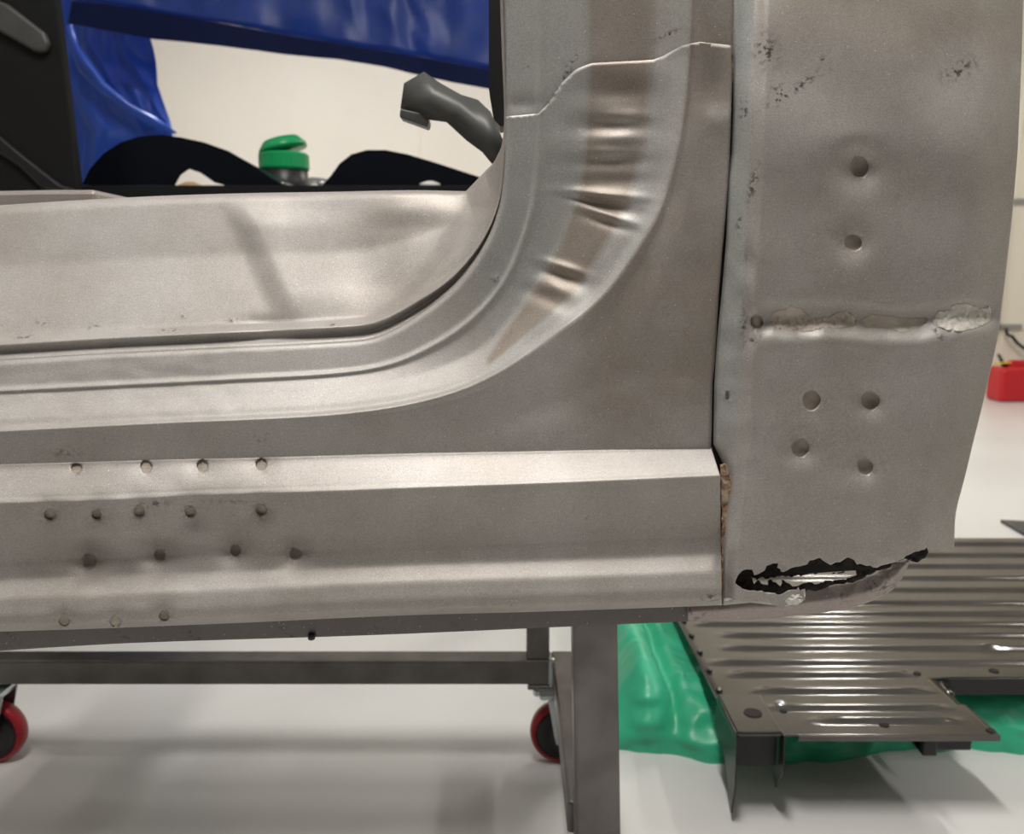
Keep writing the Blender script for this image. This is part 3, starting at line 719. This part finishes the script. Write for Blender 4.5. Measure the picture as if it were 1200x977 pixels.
# front lip and cut-out flange
bm = bmesh.new(); box(bm, X0+.11, c_fr.x-.002, Y0-.003, Y0, PZ-.009, PZ); obj('front_lip', bm, 'pan', pan)
bm = bmesh.new(); box(bm, c_n.x+.02, XR, yn-.001, yn+.003, PZ-.035, PZ); obj('cutout_flange', bm, 'panchannel', pan)
bm = bmesh.new()
tube(bm, [(c_n.x+.025, yn, PZ-.012), (c_n.x+.005, yn-.006, PZ-.012), (c_n.x, c_n.y-.012, PZ-.012), (c_n.x+.01, c_n.y-.03, PZ-.012)], .008); obj('cutout_corner', bm, 'pan', pan, True)
# spot-welded channel at the front left corner, torn ends
ch = at_z(850, 836, PZ+.006); ch2 = at_z(903, 836, PZ+.006)
bm = bmesh.new()
x0, x1 = ch.x, ch2.x; yf = Y0+.0
box(bm, x0, x1, yf-.01, yf+.13, PZ+.004, PZ+.012)
obj('channel_top', bm, 'pan', pan, bevel=.004)
bm = bmesh.new(); lathe(bm, [(.016, 0), (.016, .001)], ((x0+x1)/2+.006, yf+.055, PZ+.0125), 'z', 20); obj('channel_hole', bm, 'char', pan)
for s, xx in ((0, x0), (1, x1)):
    bm = bmesh.new()
    P = [(yf+.13, PZ+.006), (yf+.13, PZ-.06), (yf+.06, PZ-.075), (yf+.02, PZ-.11), (yf-.015, PZ-.085 if s == 0 else PZ-.06), (yf-.012, PZ+.006)]
    if s == 0: P[3] = (yf+.0, PZ-.145)
    a = [bm.verts.new((xx, y, z)) for y, z in P]; bm.faces.new(a)
    obj('channel_side', bm, 'panchannel', pan, solid=.003)
bm = bmesh.new(); box(bm, x0+.003, x1-.003, yf+.012, yf+.016, PZ-.062, PZ+.004); obj('channel_web', bm, 'panchannel', pan)
q = at_z(1128, 862, PZ)
bm = bmesh.new(); box(bm, q.x-.06, q.x+.03, Y0+.02, Y0+.22, PZ-.040, PZ-.003); box(bm, q.x-.06, q.x-.035, Y0+.01, Y0+.22, PZ-.045, PZ-.003); obj('bottom_channel', bm, 'panchannel', pan, bevel=.003)
for k in range(5):
    bm = bmesh.new(); yy = lerp(Y0+.16, Y0+.50, k/4); lathe(bm, [(.004, 0), (.007, .001), (.006, .006), (.003, .008)], (X0+.012, yy, PZ), 'z', 10); obj('edge_rivet', bm, 'pan', pan, True)
for u, v in ((863,824),(915,826)):
    q = pz(u, v); bm = bmesh.new(); lathe(bm, [(.008, 0), (.012, .002), (.011, .005), (.004, .007)], q, 'z', 12); obj('edge_rivet', bm, 'zinc', pan, True)

# tarp: crumpled mound that carries the pan
bm = bmesh.new(); nx, ny = 190, 130
TX0, TX1, TY0, TY1 = .205, 1.95, .835, 1.55
vv = {}
def tarp_front(x): return TY0+.02*nz(x*5, 1)+.015*math.sin(x*9)-.03*sstep(.30, .42, x)*sstep(.75, .5, x)
for i in range(nx+1):
    for j in range(ny+1):
        s, t = i/nx, j/ny
        s = s**1.2; x = lerp(TX0, TX1, s); y = lerp(tarp_front(x), TY1, t**1.35)
        x += .02*nz(y*6, 3)*(1-s)
        ex = min((x-TX0+.02)/.14, (TX1-x+.02)/.14); ey = min((y-tarp_front(x))/.13, (TY1-y)/.13)
        e = max(0, min(1, ex, )); f = max(0, min(1, ey))
        prof = math.sqrt(max(0, 1-(1-e)**2))*math.sqrt(max(0, 1-(1-f)**2))
        wr = .5*abs(nz(x*7+2*nz(x*3, y*3), y*5, 1))+.25*abs(nz(x*16, y*14, 4))
        z = .118*prof*(1-.35*wr)+.006
        # long fold alongside the pan
        z -= .03*math.exp(-((x-.33)/.014)**2)*prof
        z += .05*math.exp(-((x-.27)/.04)**2)*prof
        dd = .012*nz(x*20, z*40, y*20)
        z += prof*(.010*abs(nz(x*13+3, y*19, 7))-.007*abs(nz(x*29, y*24+x*9, 2))); dd += .016*abs(nz(x*11, z*30, 5))
        if x > X0-.02: z = min(z, PZ-.048)
        vv[i, j] = bm.verts.new((x, y+dd*(1-f), z))
for i in range(nx):
    for j in range(ny): bm.faces.new((vv[i, j], vv[i+1, j], vv[i+1, j+1], vv[i, j+1]))
# skirt to the floor
bd = [vv[0, j] for j in range(ny, -1, -1)]+[vv[i, 0] for i in range(1, nx+1)]+[vv[nx, j] for j in range(1, ny+1)]
sk = [bm.verts.new((p.co.x, p.co.y, 0)) for p in bd]
for a, b, c_, d_ in zip(bd, bd[1:], sk[1:], sk): bm.faces.new((a, d_, c_, b))
o = obj('green_tarp', bm, 'green', None, True); tag(o, 'crumpled green plastic tarpaulin spread on the floor under the ribbed floor pan', 'tarp')

# pointed scrap at the right edge
bm = bmesh.new(); P = [at_z(u, v, .0) for u, v in ((1172,612),(1290,618),(1290,650),(1203,630))]
prism_z(bm, [(p.x, p.y) for p in P], .0, .012)
o = obj('metal_offcut', bm, 'grey', None, bevel=.002); tag(o, 'pointed dark sheet metal offcut on the floor beyond the ribbed pan', 'metal offcut')

# ================================================================== BACKGROUND, RIGHT
qc = at_y(1172, 462, WY-.45); s = (qc.y-CAM.y)/1000
can = thing('fuel_can', 'red plastic fuel can with black spout on the floor by the wall', 'fuel can', (qc.x+.15, qc.y+.1, 0))
cx0 = qc.x; cx1 = qc.x+.36; cy0 = qc.y; zt = .27
bm = bmesh.new(); box(bm, cx0, cx1, cy0, cy0+.22, 0, zt); obj('can_body', bm, 'canred', can, bevel=.03)
bm = bmesh.new(); box(bm, cx0+.10, cx1-.04, cy0+.08, cy0+.14, zt-.02, zt+.055); obj('can_shoulder', bm, 'canred', can, bevel=.02)
bm = bmesh.new(); tube(bm, [(cx0+.09, cy0+.11, zt-.01), (cx0+.05, cy0+.11, zt+.05), (cx0+.02, cy0+.11, zt+.10)], [.022, .014, .011]); obj('spout', bm, 'black', can, True)
bm = bmesh.new(); tube(bm, [(cx0-.02, cy0+.10, zt+.028), (cx0+.10, cy0+.09, zt+.035), (cx0+.24, cy0+.09, zt+.03)], .008); obj('cap_strap', bm, 'yellow', can, True)
a = at_y(1183, 236, WY-.03); b = at_y(1180, 392, WY-.03)
cn = thing('wall_conduit', 'grey vertical pipe with hanging black hose clipped to the cream wall', 'pipe', (a.x, WY, b.z))
bm = bmesh.new(); tube(bm, [(a.x, WY-.03, a.z+.02), (a.x-.01, WY-.03, b.z)], .013); obj('pipe', bm, 'conduit', cn, True)
for uu, vv_, ww in ((1195, 236, .26), (1184, 383, .20)):
    p = at_y(uu, vv_, WY-.02); bm = bmesh.new(); box(bm, p.x-ww/2, p.x+ww/2, WY-.02, WY, p.z-.022, p.z+.022); obj('wall_plate', bm, 'conduit', cn, bevel=.004)
bm = bmesh.new(); P = [at_y(u, v, WY-.06) for u, v in ((1179,384),(1180,392),(1186,394),(1192,402),(1200,408),(1215,410))]
tube(bm, P, .014); obj('hose', bm, 'black', cn, True)

# ================================================================== BACKGROUND THROUGH THE DOOR OPENING
BN = 1.62     # bench front
zb = at_y(300, 217, BN).z
ben = thing('workbench', 'dark workbench behind the door opening carrying black wings and bits', 'workbench', (-.6, 2.0, 0))
xl, xr = -1.22, .12
boxo('bench_top', 'matte', (xl, xr, BN, BN+.75, zb-.045, zb), ben)
for x in (xl+.05, xr-.05):
    for y in (BN+.05, BN+.70): boxo('leg', 'matte', (x-.03, x+.03, y-.03, y+.03, 0, zb-.045), ben)
def z_of(v, y): return at_y(600, v, y).z
def arch(name, label, outer, inner, y0, depth, group, m='gloss'):
    """wing arch: face plate between outer and inner outline and a crown that runs back"""
    t = thing(name, label, 'car wing', (0, 0, 0), group); 
    pts0 = [at_y(u, v, y0) for u, v in outer]; t.location = (sum(p.x for p in pts0)/len(pts0), y0+depth/2, zb)
    bpy.context.view_layer.update()
    pin = [at_y(u, v, y0) for u, v in inner]
    for p in pts0+pin: p.z = max(p.z, zb+.003)
    bm = bmesh.new(); n = len(outer)
    A = [bm.verts.new(p) for p in pts0]; B = [bm.verts.new(p) for p in pin]
    for i in range(n-1): bm.faces.new((A[i], A[i+1], B[i+1], B[i]))
    bmesh.ops.recalc_face_normals(bm, faces=bm.faces); obj('face', bm, m, t, False, solid=.004)
    bm = bmesh.new(); rows = []
    for k in range(7):
        f = k/6; rows.append([bm.verts.new((p.x, y0+depth*f, max(zb+.003, p.z+.012*math.sin(f*math.pi)-.05*f*sstep(zb, zb+.1, p.z)))) for p in pts0])
    for r0, r1 in zip(rows, rows[1:]):
        for i in range(n-1): bm.faces.new((r0[i], r0[i+1], r1[i+1], r1[i]))
    bmesh.ops.recalc_face_normals(bm, faces=bm.faces); obj('crown', bm, m, t, True, solid=.004)
    return t
arch('car_wing', 'gloss black curved car wing on the bench beside the blue tarp', 
     [(97,216),(106,198),(122,180),(142,167),(165,160),(190,158),(212,161),(240,167),(268,177),(292,191),(315,207),(334,226)],
     [(110,230),(130,218),(150,217),(170,217),(190,217),(205,219),(212,205),(222,198),(236,203),(252,214),(266,222),(284,229)], 1.66, .20, 'black wings on the workbench')
arch('car_wing', 'gloss black low car wing on the bench below the grey bracket',
     [(378,228),(388,206),(398,192),(412,181),(430,176),(452,176),(478,181),(505,189),(530,197),(560,207),(580,216)],
     [(392,232),(400,232),(410,232),(420,232),(435,232),(455,232),(478,232),(505,232),(530,232),(555,232),(580,232)], 1.66, .20, 'black wings on the workbench')
# tin with green lid
q = at_y(334, 217, 1.95)
jar = thing('paint_tin', 'dark tin with a tilted green plastic lid on the bench between the black wings', 'tin', (q.x, 1.95, zb))
sc_ = (1.95+.75)/1000
bm = bmesh.new(); lathe(bm, [(25*sc_, 0), (26*sc_, .004), (26*sc_, z_of(201, 1.95)-zb), (24*sc_, z_of(200, 1.95)-zb)], (q.x, 1.95, zb), 'z', 32); obj('tin_body', bm, 'black', jar, True)
bm = bmesh.new(); z1 = z_of(200, 1.95); z2 = z_of(180, 1.95)
prof = [(27*sc_, 0), (28*sc_, .006), (28*sc_, z2-z1-.006), (26*sc_, z2-z1)]
lathe(bm, prof, (q.x, 1.95, z1), 'z', 32); obj('lid_rim', bm, 'greenlid', jar)
bm = bmesh.new(); lathe(bm, [(27*sc_, 0), (27*sc_, .012), (20*sc_, .034), (4*sc_, .040)], (0, 0, 0), 'z', 28)
bmesh.ops.rotate(bm, verts=bm.verts, matrix=__import__('mathutils').Matrix.Rotation(math.radians(-14), 3, 'Y')); bmesh.ops.translate(bm, verts=bm.verts, vec=(q.x, 1.95, z2+.008))
obj('lid_cap', bm, 'greenlid', jar, True)
bm = bmesh.new(); p = at_y(223, 217, 2.1); lathe(bm, [(.038, 0), (.045, .02), (.04, .05), (.015, .062)], (p.x, 2.1, zb), 'z', 20)
o = obj('cardboard_cup', bm, 'card', None, True); tag(o, 'tan cup seen through the arch of the left black wing', 'cup')
bm = bmesh.new(); p = at_y(378, 217, 1.80); lathe(bm, [(.016, 0), (.018, .01), (.012, .02), (.016, .028), (.006, .034)], (p.x, 1.80, zb), 'z', 16)
o = obj('chrome_knob', bm, 'zinc', None, True); tag(o, 'small chrome knob on the bench left of the right black wing', 'knob')
bm = bmesh.new(); p = at_y(369, 217, 2.15); lathe(bm, [(.075, 0), (.072, .05), (.05, .075), (.01, .082)], (p.x, 2.15, zb), 'z', 24)
o = obj('plastic_bowl', bm, 'conduit', None, True); tag(o, 'pale grey upturned bowl behind the tin with the green lid', 'bowl')
bm = bmesh.new(); p = at_y(503, 217, BN+.01); lathe(bm, [(.030, 0), (.027, .008), (.01, .014)], (p.x, BN+.032, zb), 'z', 20)
o = obj('cap', bm, 'white', None, True); tag(o, 'small white cap on the bench edge below the right black wing', 'cap')
# tall dark panel leaning at the left
ly = 1.5
bm = bmesh.new(); prism(bm, [(-140,-500),(40,-500),(66,0),(92,225),(96,700),(-140,700)], ly, ly+.03)
zmin = min(v.co.z for v in bm.verts)
for v in bm.verts:
    if v.co.z < zmin+.02: v.co.z = 0
bmesh.ops.translate(bm, verts=bm.verts, vec=(0, 0, 0))
lp = thing('dark_panel', 'tall matt black body panel standing at the left of the door opening', 'car panel', (-1.4, ly, 0))
obj('panel_sheet', bm, 'matte', lp, bevel=.004)
bm = bmesh.new(); prism(bm, [(-20,-6),(8,4),(52,38),(57,50),(52,60),(40,60),(-20,26)], ly-.02, ly); obj('brace', bm, 'grey', lp, bevel=.008)
bm = bmesh.new(); prism(bm, [(-20,150),(0,160),(34,188),(70,216),(90,222),(80,226),(50,222),(20,194),(-20,168)], ly-.015, ly); obj('lower_brace', bm, 'black', lp, bevel=.006)

# blue tarpaulins hanging from the ceiling
def tarp_sheet(name, label, rows, y0, m='blue', wamp=.05):
    """rows: list of outlines from bottom to ceiling"""
    bm = bmesh.new(); G = []
    for r, (P, zc) in enumerate(rows):
        G.append([Vector((at_y(u, v, y0).x, y0, zc if zc else at_y(u, v, y0).z)) for u, v in P])
    nu, nv = 80, 60; V_ = {}
    for i in range(nu+1):
        s = i/nu*(len(G[0])-1); a = min(int(s), len(G[0])-2); f = s-a
        for j in range(nv+1):
            t = j/nv*(len(G)-1); b = min(int(t), len(G)-2); h = t-b
            p = lerp(lerp(G[b][a], G[b][a+1], f), lerp(G[b+1][a], G[b+1][a+1], f), h)
            p.y += wamp*nz(p.x*3, p.z*1.5, y0)+wamp*.4*nz(p.x*9, p.z*6, 2)+wamp*.25*abs(nz(p.x*14+p.z*8, p.z*5, 6))
            V_[i, j] = bm.verts.new(p)
    for i in range(nu):
        for j in range(nv): bm.faces.new((V_[i, j], V_[i+1, j], V_[i+1, j+1], V_[i, j+1]))
    return bm
t1 = thing('blue_tarp', 'wide blue tarpaulin with a dark hem hanging across the top of the opening', 'tarp', (-.8, 3.0, 2.0), 'hanging blue tarpaulins')
HB = [(80,28),(110,33),(180,45),(290,58),(400,70),(450,78),(475,84),(530,96),(640,116)]
HT = [(85,2),(125,5),(185,14),(290,33),(400,52),(450,60),(480,65),(530,74),(640,94)]
TT = [(85,-200),(125,-200),(185,-200),(290,-200),(400,-200),(450,-200),(480,-200),(530,-200),(640,-200)]
obj('hem', tarp_sheet('h', '', [(HB, None), (HT, None)], 2.97, wamp=.02), 'navy', t1, True, solid=.004)
obj('tarp_sheet', tarp_sheet('h', '', [(HT, None), (TT, CEIL)], 3.0, wamp=.05), 'blue', t1, True, solid=.003)
t2 = thing('blue_tarp', 'crinkled blue tarpaulin hanging down to the bench beside the dark panel', 'tarp', (-1.6, 3.4, 1.5), 'hanging blue tarpaulins')
ZB = [(60,420),(100,420),(140,420),(175,420),(207,420)]
ZM = [(60,160),(100,157),(140,156),(175,156),(207,157)]
ZU = [(60,40),(100,42),(130,44),(160,46),(181,48)]
ZT = [(60,-200),(100,-200),(130,-200),(160,-200),(181,-200)]
obj('tarp_sheet', tarp_sheet('h', '', [(ZB, None), (ZM, None), ([(60,100),(100,100),(135,100),(165,100),(185,100)], None), (ZU, None), (ZT, CEIL)], 3.4, wamp=.10), 'bluethin', t2, True, solid=.003)
bm = bmesh.new(); P = [at_y(u, v, 3.28) for u, v in ((82,30),(88,55),(100,78),(120,102),(150,125),(180,142),(206,156))]
tube(bm, P, [.015, .02, .035, .025, .018, .022, .006], 10); obj('rolled_fold', bm, 'bluethin', t2, True)
